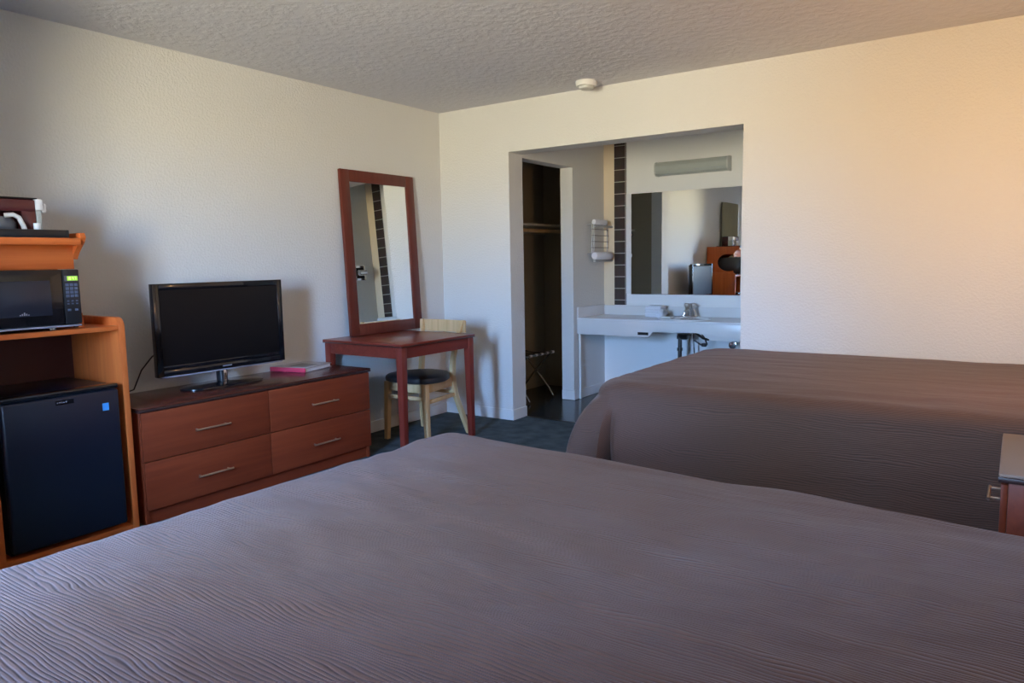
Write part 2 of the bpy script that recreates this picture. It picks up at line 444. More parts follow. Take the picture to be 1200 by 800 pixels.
# ------------------------------------------------------------------ dresser
def bar_handle(parent, x, y, z, L, axis='y', r=.005, out=.026, mat='brushed', sgn=1):
    b = MB()
    b.tube([(x+sgn*out, y-L/2, z), (x+sgn*out, y+L/2, z)], r, 12)
    for s in (-1, 1): b.tube([(x-.001*sgn, y+s*(L/2-.018), z), (x+sgn*out, y+s*(L/2-.018), z)], r*.8, 8)
    return b.build('handle', M[mat], parent)
DX, DY0, DY1, DZ = .50, -2.872, -1.352, .58
t = thing('dresser', 'low cherry dresser with four drawers along the left wall under the television', 'dresser', (.26, -2.11, 0))
b = MB().box(.022, DX-.022, DY0+.012, DY0+.032, 0, DZ-.022, bev=.001).box(.022, DX-.022, DY1-.032, DY1-.012, 0, DZ-.022, bev=.001)
b.box(.022, .034, DY0+.03, DY1-.03, .03, DZ-.022).box(.03, DX-.03, DY0+.03, DY1-.03, .07, .085)
ys = -2.135
b.box(.03, DX-.024, ys-.012, ys+.012, .085, DZ-.022)
b.box(.40, DX-.024, DY0+.03, DY1-.03, DZ-.035, DZ-.022)
b.build('carcass', M['cherry'], t)
MB().box(.02, DX-.0, DY0, DY1, DZ-.008, DZ, bev=.002).build('top', M['cherry_top'], t)
MB().box(.021, DX+.001, DY0-.001, DY1+.001, DZ-.022, DZ-.0085, bev=.003).build('top_edge', M['cherry_edge'], t)
MB().box(DX-.055, DX-.035, DY0+.033, DY1-.033, 0, .069).build('plinth', M['cherry'], t)
for (a, c) in ((DY0+.014, ys-.002), (ys+.002, DY1-.014)):
    for (e, f) in ((.075, .312), (.316, .555)):
        d = MB().box(DX-.022, DX-.003, a, c, e, f, bev=.0025).build('drawer', M['cherry'], t)
        bar_handle(d, DX-.003, (a+c)/2, e+(f-e)*.46, .20)

# ------------------------------------------------------------------ television
t = thing('television', 'black flat television on a swivel stand on the cherry dresser', 'television', (.24, -2.23, DZ))
TX, TY0, TY1, TZ0, TZ1 = .262, -2.628, -1.826, .676, 1.163
b = MB(); frame_rect(b, 'y', TY0, TY1, TZ0, TZ1, TX-.035, TX, .034)
b.box(TX-.04, TX-.006, TY0+.03, TY1-.03, TZ0+.03, TZ0+.062, bev=.003)
b.build('bezel', M['gloss_black'], t)
MB().box(TX-.02, TX-.005, TY0+.03, TY1-.03, TZ0+.055, TZ1-.03).build('screen', M['screen'], t)
b = MB().box(TX-.062, TX-.034, TY0+.012, TY1-.012, TZ0+.01, TZ1-.01, bev=.01)
b.box(TX-.10, TX-.05, TY0+.15, TY1-.15, TZ0+.05, TZ1-.12, bev=.015)
b.build('back_housing', M['blackplastic'], t)
MB().box(TX-.05, TX+.002, TY0+.02, TY1-.02, TZ0-.006, TZ0+.001, bev=.002).build('lower_trim', M['grey'], t)
MB().tube([(TX-.05, -2.227, DZ+.02), (TX-.05, -2.227, TZ0+.05)], .03, 20).build('stand_neck', M['blackplastic'], t)
MB().box(TX-.022, TX-.016, -2.236, -2.218, DZ+.018, TZ0-.004, bev=.002).build('neck_trim', M['chrome'], t)
b = MB().lathe((TX-.045, -2.227, DZ), [(0, .002), (.5, .002), (.5, .010), (.47, .014), (.09, .02), (.05, .03), (0, .03)], n=56, sx=.25, sy=.5)
b.build('stand_base', M['gloss_black'], t)
MB().box(TX+.060, TX+.072, -2.42, -2.03, DZ+.009, DZ+.0135, bev=.001).build('base_trim', M['darkmetal'], t)
b = MB()
for k in range(6): b.box(TX+.0, TX+.0008, -2.250+k*.0098, -2.250+k*.0098+.0065, TZ0+.014, TZ0+.021)
b.build('brand_lettering', M['grey'], t)
b = MB().tube([(.158, -2.56, .80), (.12, -2.575, .775), (.05, -2.60, .70), (.035, -2.64, .60), (.03, -2.70, .585), (.012, -2.885, .50), (.012, -2.889, .2)], .004, 8)
b = b.build('power_cord', M['blackplastic'])
tag(b, 'thin black power cord running from the television down behind the dresser', 'cord')

# ------------------------------------------------------------------ binder on the dresser
t = thing('binder', 'pink binder with a printed cover lying flat on the dresser beside the television', 'binder', (.19, -1.575, DZ))
rot = Matrix.Translation((.285, -1.70, 0)) @ Matrix.Rotation(math.radians(14), 4, 'Z')
def xfbox(*a, bev=0): return MB().box(*a, bev=bev)
MB().box(-.262, 0, .004, .285, DZ+.001, DZ+.005, bev=.001).build('cover', M['cover'], t, xf=rot)
c = MB().box(-.262, 0, .004, .285, DZ+.024, DZ+.028, bev=.001).build('cover', M['cover'], t, xf=rot)
c['label'] = 'upper cover with a dark printed picture'
MB().box(-.17, -.04, .05, .2, DZ+.028, DZ+.0286).build('printed_picture', M['greymark2'], c, xf=rot)
MB().box(-.264, .002, -.002, .005, DZ+.001, DZ+.029, bev=.002).build('spine', M['pink'], t, xf=rot)
MB().box(-.255, -.006, .008, .278, DZ+.0055, DZ+.0235).build('pages', M['whiteplastic'], t, xf=rot)
M_ = M['pink']

# ------------------------------------------------------------------ cabinet unit (fridge / microwave tower)
t = thing('microwave_cabinet', 'orange cherry cabinet tower left of the dresser holding fridge and microwave', 'cabinet', (.26, -3.20, 0))
CY0, CY1, CXF = -3.495, -2.905, .50
def side_poly(front, top):
    r = .045
    P = [(.02, 0), (front, 0), (front, top-r)]
    for k in range(1, 9):
        a = k/8*PI/2; P.append((front-r+r*math.cos(a), top-r+r*math.sin(a)))
    P.append((.02, top)); return P
for (y0, y1) in ((CY1-.028, CY1), (CY0, CY0+.028)):
    MB().prism(side_poly(CXF, 1.022), y0, y1, 'y', bev=.003).build('side_panel', M['orange'], t)
MB().box(.022, CXF-.004, CY0+.028, CY1-.028, .962, .984, bev=.002).build('shelf', M['orange_h'], t)
MB().box(.022, CXF-.004, CY0+.028, CY1-.028, .012, .036, bev=.002).build('floor_board', M['orange_h'], t)
MB().box(.022, .034, CY0+.028, CY1-.028, .036, .962).build('back_panel', M['darkred'], t)
# hutch: side panels with scooped front, fascia and top
HY0, HY1 = -3.495, -3.048
def hutch_final():
    P = [(.02, .985), (.42, .985), (.42, 1.02)]
    cx, cz, rx, rz = .35, 1.17, .17, .130
    for k in range(0, 21):
        a = math.radians(-68 - k*(224)/20)
        P.append((cx+rx*math.cos(a), cz+rz*math.sin(a)))
    P += [(.419, 1.302), (.437, 1.322), (.462, 1.343), (.489, 1.364), (.503, 1.387), (.492, 1.405), (.02, 1.405)]
    return P
for (y0, y1) in ((HY1-.022, HY1), (HY0, HY0+.022)):
    MB().prism(hutch_final(), y0, y1, 'y').build('hutch_side', M['orange'], t)
MB().box(.022, .496, HY0+.022, HY1-.022, 1.355, 1.378, bev=.002).build('hutch_top', M['orange_h'], t)
MB().box(.405, .422, HY0+.022, HY1-.022, 1.2475, 1.355, bev=.001).build('fascia', M['orange_h'], t)
MB().box(.49, .503, HY0+.0221, HY1-.0221, 1.352, 1.382, bev=.003).build('top_lip', M['orange_h'], t)
MB().box(.022, .032, HY0+.022, HY1-.022, .985, 1.355).build('hutch_back', M['darkred'], t)

# mini fridge
t = thing('mini_fridge', 'black mini fridge inside the lower part of the orange cabinet', 'fridge', (.30, -3.21, .036))
FY0, FY1, FXF, FZ1 = -3.445, -2.968, .525, .724
MB().box(.06, FXF-.05, FY0+.004, FY1-.004, .046, FZ1-.006, bev=.006).build('body', M['fridge'], t)
dr = MB().box(FXF-.044, FXF, FY0, FY1, .062, FZ1-.024, bev=.012, seg=3).build('door', M['fridge'], t)
MB().box(FXF-.048, FXF-.002, FY0, FY1, FZ1-.022, FZ1, bev=.005).build('top_cap', M['gloss_black'], t)
b = MB()
for k in range(5): b.box(FXF+.0002, FXF+.0012, -3.235+k*.0088, -3.235+k*.0088+.006, .671, .6775)
b.build('brand_lettering', M['grey'], dr)
MB().box(FXF+.0002, FXF+.0008, -3.24, -3.165, .664, .684, bev=.0).build('badge', M['gloss_black'], dr)
MB().box(FXF+.0002, FXF+.0012, -3.046, -3.018, .607, .641).build('sticker', M['sticker'], dr)['label'] = 'small square light blue energy sticker'
for y in (FY0+.05, FY1-.05):
    for x in (.12, .42): MB().lathe((x, y, .036), [(0, 0), (.015, 0), (.015, .012), (0, .012)], 12).build('foot', M['blackplastic'], t)

# microwave
t = thing('microwave', 'black microwave with a green lit clock on the orange cabinet shelf', 'microwave', (.32, -3.32, .985))
MY0, MY1, MXF, MZ0, MZ1 = -3.545+.07, -3.098, .52, .998, 1.246
YD = -3.168
MB().box(.11, MXF-.03, MY0+.004, MY1-.004, MZ0+.003, MZ1-.003, bev=.004).build('body', M['blackplastic'], t)
d = MB().box(MXF-.03, MXF, MY0, YD-.001, MZ0+.012, MZ1, bev=.005).build('door', M['gloss_black'], t)
MB().box(MXF-.002, MXF+.0015, MY0+.03, YD-.05, MZ0+.055, MZ1-.045, bev=.001).build('window', M['mwglass'], d)
b = MB()
for k, h in enumerate((.004, .008, .013, .008, .004)): b.box(MXF+.0015, MXF+.0022, -3.345+k*.008, -3.345+k*.008+.005, MZ0+.060, MZ0+.060+h)
b.build('emblem', M['grey'], d)
p = MB().box(MXF-.03, MXF, YD+.001, MY1, MZ0+.012, MZ1, bev=.005).build('control_panel', M['blackplastic'], t)
MB().box(MXF-.001, MXF+.0006, YD+.008, MY1-.006, MZ1-.05, MZ1-.027).build('display_surround', M['greymark2'], p)
MB().box(MXF, MXF+.001, YD+.019, MY1-.008, MZ1-.048, MZ1-.029).build('display', M['display'], p)
# seven segment digits 10:47 style
SEG = {'1': 'bc', '0': 'abcdef', '4': 'bcfg', '7': 'abc'}
def digit(b, ch, y, z, w=.006, h=.012, tk=.0014):
    x0, x1 = MXF+.001, MXF+.0014
    R = {'a': (y, y+w, z+h-tk, z+h), 'd': (y, y+w, z, z+tk), 'g': (y, y+w, z+h/2-tk/2, z+h/2+tk/2),
         'b': (y+w-tk, y+w, z+h/2, z+h), 'c': (y+w-tk, y+w, z, z+h/2), 'f': (y, y+tk, z+h/2, z+h), 'e': (y, y+tk, z, z+h/2)}
    for s in SEG[ch]: a = R[s]; b.box(x0, x1, *a)
b = MB()
for ch, yy in (('1', .0195), ('0', .028), ('4', .040), ('7', .0495)): digit(b, ch, YD+yy, MZ1-.0445)
b.build('clock_digits', M['digit'], p)
for r in range(4):
    for cidx in range(3):
        MB().box(MXF-.0005, MXF+.0012, YD+.010+cidx*.018, YD+.024+cidx*.018, MZ1-.072-r*.016, MZ1-.060-r*.016, bev=.0005).build('button', M['button'], p)
for r in range(2):
    for cidx in range(3):
        MB().box(MXF-.0005, MXF+.0012, YD+.012+cidx*.018, YD+.021+cidx*.018, MZ1-.139-r*.012, MZ1-.133-r*.012, bev=.0005).build('button', M['button'], p)
for cidx in range(2):
    MB().box(MXF-.0005, MXF+.0012, YD+.012+cidx*.030, YD+.026+cidx*.030, MZ1-.180, MZ1-.170, bev=.0005).build('button', M['button'], p)
MB().box(MXF-.028, MXF-.002, MY0+.003, MY1-.003, MZ0+.001, MZ0+.009, bev=.002).build('lower_trim', M['grey'], t)
for x in (.15, .44):
    for y in (MY0+.06, YD-.02): MB().lathe((x, y, .9845), [(0, 0), (.012, 0), (.010, .018), (0, .018)], 12).build('foot', M['whiteplastic'], t)
MB().tube([(.2, MY1-.01, 1.03), (.26, -3.075, 1.02), (.33, -3.058, .996), (.40, -3.062, .992), (.42, -3.09, .992)], .006, 8).build('power_cord', M['blackplastic'], t)

# tray + coffee maker
tray = tag(MB().box(.14, .50, -3.49, -3.115, 1.3785, 1.384, bev=.002)
    .box(.14, .50, -3.49, -3.478, 1.384, 1.416, bev=.003).box(.14, .50, -3.127, -3.115, 1.384, 1.416, bev=.003)
    .box(.14, .152, -3.478, -3.127, 1.384, 1.416, bev=.003).box(.488, .50, -3.478, -3.127, 1.384, 1.416, bev=.003)
    .build('serving_tray', M['blackplastic']), 'black plastic tray under the coffee maker on top of the cabinet tower', 'tray')
t = thing('coffee_maker', 'maroon coffee maker with white lid corner on the black tray', 'coffee maker', (.28, -3.27, 1.385))
CM = 1.385
b = MB().box(.20, .38, -3.43, -3.165, CM, CM+.02, bev=.008)
b.box(.195, .25, -3.43, -3.185, CM+.02, CM+.166, bev=.01)
b.box(.20, .38, -3.43, -3.185, CM+.110, CM+.166, bev=.012)
b.box(.20, .375, -3.245, -3.185, CM+.02, CM+.15, bev=.01)
b.build('body', M['maroon'], t)
MB().box(.196, .384, -3.434, -3.181, CM+.166, CM+.172, bev=.003).build('lid', M['blackplastic'], t)
MB().box(.30, .385, -3.190, -3.160, CM+.118, CM+.168, bev=.006).box(.32, .375, -3.165, -3.142, CM+.110, CM+.150, bev=.008).build('filter_handle', M['whiteplastic'], t)
MB().box(.30, .372, -3.186, -3.164, CM, CM+.118, bev=.004).build('water_tank', M['diffuser'], t)
MB().lathe((.325, -3.30, CM+.02), [(0, 0), (.042, 0), (.05, .02), (.05, .045), (.038, .062), (.038, .07), (0, .07)], 28).build('carafe', M['carafe'], t)
MB().tube([(.385, -3.315, CM+.092), (.392, -3.285, CM+.096), (.395, -3.265, CM+.085), (.395, -3.25, CM+.05), (.392, -3.24, CM+.012)], .010, 10).build('carafe_handle', M['whiteplastic'], t)
def cup(y, x, lab):
    o = MB().lathe((x, y, CM), [(0, 0), (.012, 0), (.014, .06), (.013, .06), (.011, .004), (0, .004)], 20).build('foam_cup', M['whiteplastic'])
    tag(o, lab, 'cup')
cup(-3.215, .44, 'small white cup standing on the tray right of the coffee pot')

# ------------------------------------------------------------------ desk
KX, KY0, KY1, KZ = .735, -1.308, -.548, .738
t = thing('writing_desk', 'small red-brown desk with tapered legs under the wall mirror', 'desk', (.37, -.93, 0))
MB().box(.004, KX, KY0, KY1, KZ-.016, KZ, bev=.003).build('desktop', M['desk'], t)
MB().box(.005, KX+.001, KY0-.001, KY1+.001, KZ-.022, KZ-.0155, bev=.002).build('top_edge', M['cherry_edge'], t)
b = MB().box(.03, KX-.028, KY0+.018, KY0+.038, KZ-.096, KZ-.022).box(.03, KX-.028, KY1-.038, KY1-.018, KZ-.096, KZ-.022)
b.box(KX-.038, KX-.018, KY0+.03, KY1-.03, KZ-.096, KZ-.022).box(.02, .04, KY0+.03, KY1-.03, KZ-.096, KZ-.022)
b.build('apron', M['desk'], t)
for (x, y) in ((KX-.034, KY0+.034), (KX-.034, KY1-.034), (.042, KY0+.034), (.042, KY1-.034)):
    sx = 1 if x > .3 else -1; sy = 1 if y > -.9 else -1
    MB().taper(x, y, 0, KZ-.022, .019, .026, off=(sx*.006, sy*.006)).build('leg', M['desk_v'], t)

# mirror leaning on the desk
t = thing('framed_mirror', 'tall mirror in a cherry frame leaning on the wall behind the desk', 'mirror', (.05, -.735, KZ))
my0, my1, ML, fw = -1.105, -.362, 1.165, .082
tilt = math.atan2(.052, ML)
MX = Matrix.Translation((.052, 0, KZ+.001)) @ Matrix.Rotation(-tilt, 4, 'Y')
b = MB().box(0, .026, my0, my0+fw, 0, ML, bev=.004).box(0, .026, my1-fw, my1, 0, ML, bev=.004)
b.box(0, .026, my0+fw, my1-fw, 0, fw, bev=.004).box(0, .026, my0+fw, my1-fw, ML-fw, ML, bev=.004)
b.build('frame', M['frame'], t, xf=MX)
MB().box(.004, .016, my0+fw-.004, my1-fw+.004, fw-.004, ML-fw+.004).build('mirror_glass', M['mirror'], t, smooth=False, xf=MX)

# ------------------------------------------------------------------ chair
t = thing('desk_chair', 'light beech chair with round black seat tucked under the desk', 'chair', (.40, -.74, 0))
# rear legs / posts run from floor to the top rail
for xs_ in ((.195, .205, .22, .225, .225, .215, .190), (.635, .600, .550, .528, .526, .545, .585)):
    pts = [(x, y, z) for x, y, z in zip(xs_, (-.52, -.535, -.555, -.56, -.545, -.52, -.49), (0, .12, .28, .42, .55, .68, .825))]
    b = MB(); bm = b.bm; rings = []
    for i, p in enumerate(pts):
        w, d = (.013, .016) if i < 1 else (.0165, .02) if i < 5 else (.014, .014)
        rings.append([bm.verts.new((p[0]+sx*w, p[1]+sy*d, p[2])) for sx, sy in ((-1, -1), (1, -1), (1, 1), (-1, 1))])
    for i in range(len(rings)-1):
        for k in range(4): bm.faces.new((rings[i][k], rings[i][(k+1) % 4], rings[i+1][(k+1) % 4], rings[i+1][k]))
    bm.faces.new(rings[0]); bm.faces.new(rings[-1])
    bmesh.ops.bevel(bm, geom=[e for e in bm.edges], offset=.003, segments=2, affect='EDGES')
    b.build('leg', M['beech'], t)['label'] = 'rear leg continuing up as a back post'
for (xb, xt) in ((.237, .235), (.622, .582)):
    MB().taper(xt, -.925, 0, .415, .016, .021, off=(xb-xt, -.03)).build('leg', M['beech'], t)
# curved top rail and lower slat
def rail(z0, z1, x0, x1, yc, bow, th=.016):
    b = MB(); bm = b.bm; rings = []
    n = 14
    for k in range(n+1):
        t_ = k/n; x = x0+(x1-x0)*t_; y = yc+bow*math.sin(PI*t_)
        lift = 0
        rings.append([bm.verts.new((x, y-th/2, z0)), bm.verts.new((x, y+th/2, z0)), bm.verts.new((x, y+th/2+.004, z1+lift)), bm.verts.new((x, y-th/2+.004, z1+lift))])
    for i in range(n):
        for k in range(4): bm.faces.new((rings[i][k], rings[i][(k+1) % 4], rings[i+1][(k+1) % 4], rings[i+1][k]))
    bm.faces.new(rings[0]); bm.faces.new(rings[-1])
    return b
rail(.735, .822, .175, .602, -.490, .030).build('top_rail', M['beech'], t)
rail(.600, .628, .225, .530, -.540, .022, .014).build('back_slat', M['beech'], t)
# rounded seat
def seat_outline(n=48, s=1.0):
    P = []
    for k in range(n):
        a = 2*PI*k/n; c, s_ = math.cos(a), math.sin(a); e = 2/3.0
        x = abs(c)**e*math.copysign(1, c)*.232*s; y = abs(s_)**e*math.copysign(1, s_)*.215*s
        if y > 0: x *= 1-.32*(y/.215)
        x -= .012*(y > 0)*(y/.215)
        P.append((.402+x, -.765+y))
    return P
b = MB(); bm = b.bm; rings = []
for s, z in ((.94, .415), (.99, .421), (1.0, .436), (.985, .451), (.93, .461), (.6, .470), (.25, .473)):
    rings.append([bm.verts.new((x, y, z)) for x, y in seat_outline(48, s)])
for i in range(len(rings)-1):
    for k in range(48): bm.faces.new((rings[i][k], rings[i][(k+1) % 48], rings[i+1][(k+1) % 48], rings[i+1][k]))
bm.faces.new(rings[0]); bm.faces.new(rings[-1])
b.build('seat', M['blackvinyl'], t)
b = MB().box(.245, .572, -.936, -.918, .350, .414, bev=.002).box(.23, .52, -.578, -.560, .350, .414, bev=.002)
b.prism([(.222, -.92), (.240, -.92), (.240, -.565), (.222, -.565)], .350, .414, 'z', bev=.002)
b.prism([(.572, -.92), (.592, -.92), (.536, -.565), (.518, -.565)], .350, .414, 'z', bev=.002)
b.build('seat_apron', M['beech'], t)
b = MB().box(.222, .240, -.93, -.55, .275, .302, bev=.003); b.build('stretcher', M['beech'], t)
b = MB().prism([(.588, -.93), (.606, -.93), (.556, -.55), (.538, -.55)], .275, .302, 'z', bev=.003); b.build('stretcher', M['beech'], t)
b = MB().box(.245, .60, -.952, -.934, .30, .327, bev=.003); b.build('stretcher', M['beech'], t)
b = MB().box(.225, .545, -.563, -.548, .29, .315, bev=.003); b.build('stretcher', M['beech'], t)

# ------------------------------------------------------------------ alcove: vanity
t = thing('vanity_counter', 'white wall-hung vanity counter with splash edges in the alcove', 'counter', (1.56, 1.3, .58))
CZ = .732
# top slab with an oval hole for the basin
b = MB(); bm = b.bm
bcx, bcy, brx, bry = 1.585, 1.26, .215, .15
x0, x1, y0, y1 = XO+.001, XR-.001, 1.04, YB-.012
n = 64; inner = []; outer = []
for k in range(n):
    a = 2*PI*k/n; c, s_ = math.cos(a), math.sin(a)
    inner.append((bcx+brx*c, bcy+bry*s_))
    tx = ((x1-bcx)/c if c > 0 else (x0-bcx)/c) if abs(c) > 1e-6 else 1e9
    ty = ((y1-bcy)/s_ if s_ > 0 else (y0-bcy)/s_) if abs(s_) > 1e-6 else 1e9
    q = min(tx, ty); outer.append((bcx+c*q, bcy+s_*q))
for zz in (CZ, CZ-.03):
    I = [bm.verts.new((p[0], p[1], zz)) for p in inner]; O = [bm.verts.new((p[0], p[1], zz)) for p in outer]
    for k in range(n): bm.faces.new((I[k], I[(k+1) % n], O[(k+1) % n], O[k]))
    if zz == CZ: I0, O0 = I, O
for k in range(n):
    bm.faces.new((I0[k], I0[(k+1) % n], I[(k+1) % n], I[k])); bm.faces.new((O0[k], O0[(k+1) % n], O[(k+1) % n], O[k]))
# corner fills
for (cx_, cy_) in ((x0, y0), (x1, y0), (x0, y1), (x1, y1)):
    near = sorted(outer, key=lambda p: (p[0]-cx_)**2+(p[1]-cy_)**2)
    pa = [p for p in outer if abs(p[0]-cx_) < 1e-6]; pb = [p for p in outer if abs(p[1]-cy_) < 1e-6]
    if pa and pb:
        A = min(pa, key=lambda p: abs(p[1]-cy_)); B = min(pb, key=lambda p: abs(p[0]-cx_))
        MBt = [bm.verts.new((A[0], A[1], CZ)), bm.verts.new((B[0], B[1], CZ)), bm.verts.new((cx_, cy_, CZ))]
        bm.faces.new(MBt)
b.build('countertop', M['counter'], t, smooth=False)
# front apron with the shallow recess
zt = CZ-.0
P = [(XO+.002, .590), (1.355, .590), (1.372, .600), (1.395, .634), (1.60, .638), (1.78, .640), (1.83, .632), (1.865, .606), (1.90, .588), (XR-.002, .586), (XR-.002, zt+.002), (XO+.002, zt+.002)]
MB().prism(P, 1.026, 1.042, 'y', bev=.002).build('apron', M['counter'], t)
MB().box(XO+.001, XR-.002, 1.022, 1.03, CZ-.014, CZ+.004, bev=.003).build('edge_strip', M['white_gloss'], t)
MB().box(XO+.013, XR-.002, YB-.03, YB-.013, CZ, .818, bev=.003).build('back_splash', M['counter'], t)
MB().box(XO+.001, XO+.013, 1.03, YB-.014, CZ, .828, bev=.003).build('side_splash', M['white_gloss'], t)
MB().box(XO+.013, XO+.030, 1.035, 1.06, 0.0, .59, bev=.002).build('leg', M['trim'], t)
MB().box(1.265, 1.362, 1.0235, 1.0265, .606, .630, bev=.001).build('tissue_slot', M['black'], t)
b = MB().lathe((bcx, bcy, CZ), [(brx+.014, 0), (brx+.012, .006), (brx-.004, .006), (brx-.012, -.01), (brx*.85, -.06), (brx*.6, -.105), (brx*.25, -.122), (.02, -.125)], n=56, sy=(bry+.006)/brx)
bs = b.build('sink', M['porcelain'], t)
MB().lathe((bcx, bcy, CZ-.131), [(0, 0), (.06, 0), (.04, -.035), (.02, -.045), (0, -.045)], 20).build('drain', M['darkmetal'], bs)
# plumbing under sink
b = MB().tube([(bcx-.04, 1.27, .60), (bcx-.04, 1.27, .33), (bcx-.03, 1.29, .27), (bcx+.01, 1.32, .25), (bcx+.05, 1.35, .28), (bcx+.05, 1.38, .38), (bcx+.05, 1.53, .40)], .017, 14)
b.lathe((bcx-.04, 1.27, .56), [(0, 0), (.026, 0), (.026, .03), (0, .03)], 16)
b.lathe((bcx-.04, 1.27, .46), [(0, 0), (.024, 0), (.024, .025), (0, .025)], 16)
b.build('drain_pipe', M['darkmetal'], t)
b = MB().tube([(bcx+.02, 1.40, .70), (bcx+.03, 1.40, .55), (bcx+.035, 1.42, .42), (bcx+.03, 1.5, .30), (bcx+.03, YB-.013, .28)], .007, 8)
b.build('supply_pipe', M['chrome'], t)
b = MB().tube([(bcx+.08, 1.40, .70), (bcx+.12, 1.36, .60), (bcx+.165, 1.32, .56), (bcx+.18, 1.32, .52), (bcx+.16, 1.34, .50), (bcx+.12, 1.34, .51), (bcx+.05, 1.35, .55)], .007, 8)
b.lathe((bcx+.15, 1.33, .495), [(0, 0), (.022, .004), (.022, .03), (0, .034)], 14)
b.build('supply_pipe', M['darkmetal'], t)
MB().tube([(bcx+.12, 1.20, .628), (bcx+.16, 1.16, .615), (bcx+.22, 1.12, .59), (bcx+.27, 1.10, .585)], .010, 8).build('bracket', M['darkmetal'], t)
v = MB().tube([(2.005, 1.3, .60), (2.0, 1.3, .565)], .012, 10); v.lathe((2.0, 1.285, .530), [(0, -.03), (.032, -.024), (.036, 0), (.032, .024), (0, .03)], 16, axis='y')
v.build('shutoff_valve', M['chrome'], t)
b = MB().tube([(2.0, 1.3, .57), (2.0, 1.45, .60), (2.0, YB-.013, .6)], .007, 8); b.build('supply_pipe', M['chrome'], t)

# faucet
fx, fy = 1.570, 1.43
t = thing('faucet', 'chrome faucet with clear knobs behind the sink in the vanity counter', 'faucet', (fx, fy, CZ))
MB().box(fx-.085, fx+.085, fy-.026, fy+.026, CZ+.0005, CZ+.016, bev=.007, seg=3).build('base_plate', M['chrome'], t)
MB().tube([(fx, fy, CZ+.01), (fx, fy, CZ+.055), (fx, fy-.02, CZ+.085), (fx, fy-.06, CZ+.085), (fx, fy-.105, CZ+.06), (fx, fy-.108, CZ+.05)], .013, 14).build('spout', M['chrome'], t)
for s in (-1, 1):
    b = MB().tube([(fx+s*.055, fy, CZ+.014), (fx+s*.045, fy, CZ+.055), (fx+s*.032, fy, CZ+.085)], .012, 12, radii=[.018, .011, .009])
    k = b.build('knob_stem', M['chrome'], t)
    MB().lathe((fx+s*.03, fy, CZ+.088), [(0, 0), (.018, .002), (.025, .016), (.022, .032), (.01, .038), (0, .038)], 8).build('knob', M['brushed'], t)

# folded towels on the counter
def folded(name, lab, x0, x1, y0, y1, z, h, layers):
    b = MB()
    for k in range(layers):
        zz = z+k*h/layers
        bm = bmesh.new(); bmesh.ops.create_cube(bm, size=1)
        j = random.uniform(-.004, .004)
        for v in bm.verts:
            v.co = Vector(((x0+x1)/2+j+v.co.x*(x1-x0), (y0+y1)/2+v.co.y*(y1-y0), zz+h/layers*.5+v.co.z*h/layers*.96))
        bmesh.ops.bevel(bm, geom=list(bm.edges), offset=h/layers*.45, segments=3, affect='EDGES')
        b.add(bm)
    o = b.build(name, M['towel']); return tag(o, lab, 'towel')
b = MB()
o = folded('folded_towel', 'white folded towel stack standing on the left half of the vanity counter', 1.185, 1.345, 1.33, 1.47, CZ+.001, .10, 5)
# rolled wash cloth in front of the stack
b = MB(); pts = []
for k in range(46):
    a = k/45*4.6*PI; r = .012+.022*k/45
    pts.append((1.372+r*math.cos(a), CZ+.040+r*math.sin(a)*1.05))
bm = b.bm; ring = []
for (x, z) in pts: ring.append((bm.verts.new((x, 1.20, z)), bm.verts.new((x, 1.34, z))))
for k in range(len(ring)-1): bm.faces.new((ring[k][0], ring[k+1][0], ring[k+1][1], ring[k][1]))
o = b.build('rolled_towel', M['towel'])
md = o.modifiers.new('thick', 'SOLIDIFY'); md.thickness = .004
tag(o, 'white rolled washcloth end-on beside the folded towel stack by the sink', 'towel')
o = MB().box(1.41, 1.50, 1.17, 1.26, CZ+.0065, CZ+.022, bev=.007, seg=3).build('soap_bar', M['whiteplastic']); tag(o, 'small white soap packet on the counter between towels and faucet', 'soap')

# bath mirror + lamp
t = thing('vanity_mirror', 'large frameless mirror on the alcove wall above the vanity counter', 'mirror', (1.46, YB, .93))
MB().box(.9585, 1.967, YB-.012, YB-.002, .929, 1.836).build('mirror_glass', M['mirror'], t, smooth=False)
MB().box(.908, .9575, YB-.016, YB-.001, .929, 1.836, bev=.002).build('edge_trim', M['white_gloss'], t)
b = MB().box(.9575, 1.968, YB-.016, YB-.001, .923, .929)
b.build('lower_channel', M['chrome'], t)
t = thing('vanity_lamp', 'long unlit wall lamp with ribbed diffuser above the vanity mirror', 'lamp', (1.545, YB, 1.97))
prof = [(YB-.003, 1.972), (YB-.06, 1.972), (YB-.088, 1.985), (YB-.10, 2.01), (YB-.10, 2.05), (YB-.088, 2.075), (YB-.06, 2.086), (YB-.003, 2.086)]
MB().prism(prof, 1.23, 1.862, 'x').build('diffuser', M['diffuser'], t, smooth=False)
prof2 = [(p[0]-.004 if p[0] < YB-.01 else p[0], p[1]+(.004 if p[1] > 2.03 else -.004)) for p in prof]
for (a, c) in ((1.218, 1.23), (1.862, 1.876)):
    MB().prism(prof2, a, c, 'x', bev=.002).build('end_cap', M['diffend'], t)
MB().box(1.225, 1.87, YB-.02, YB-.001, 2.086, 2.094, bev=.001).build('back_plate', M['diffend'], t)

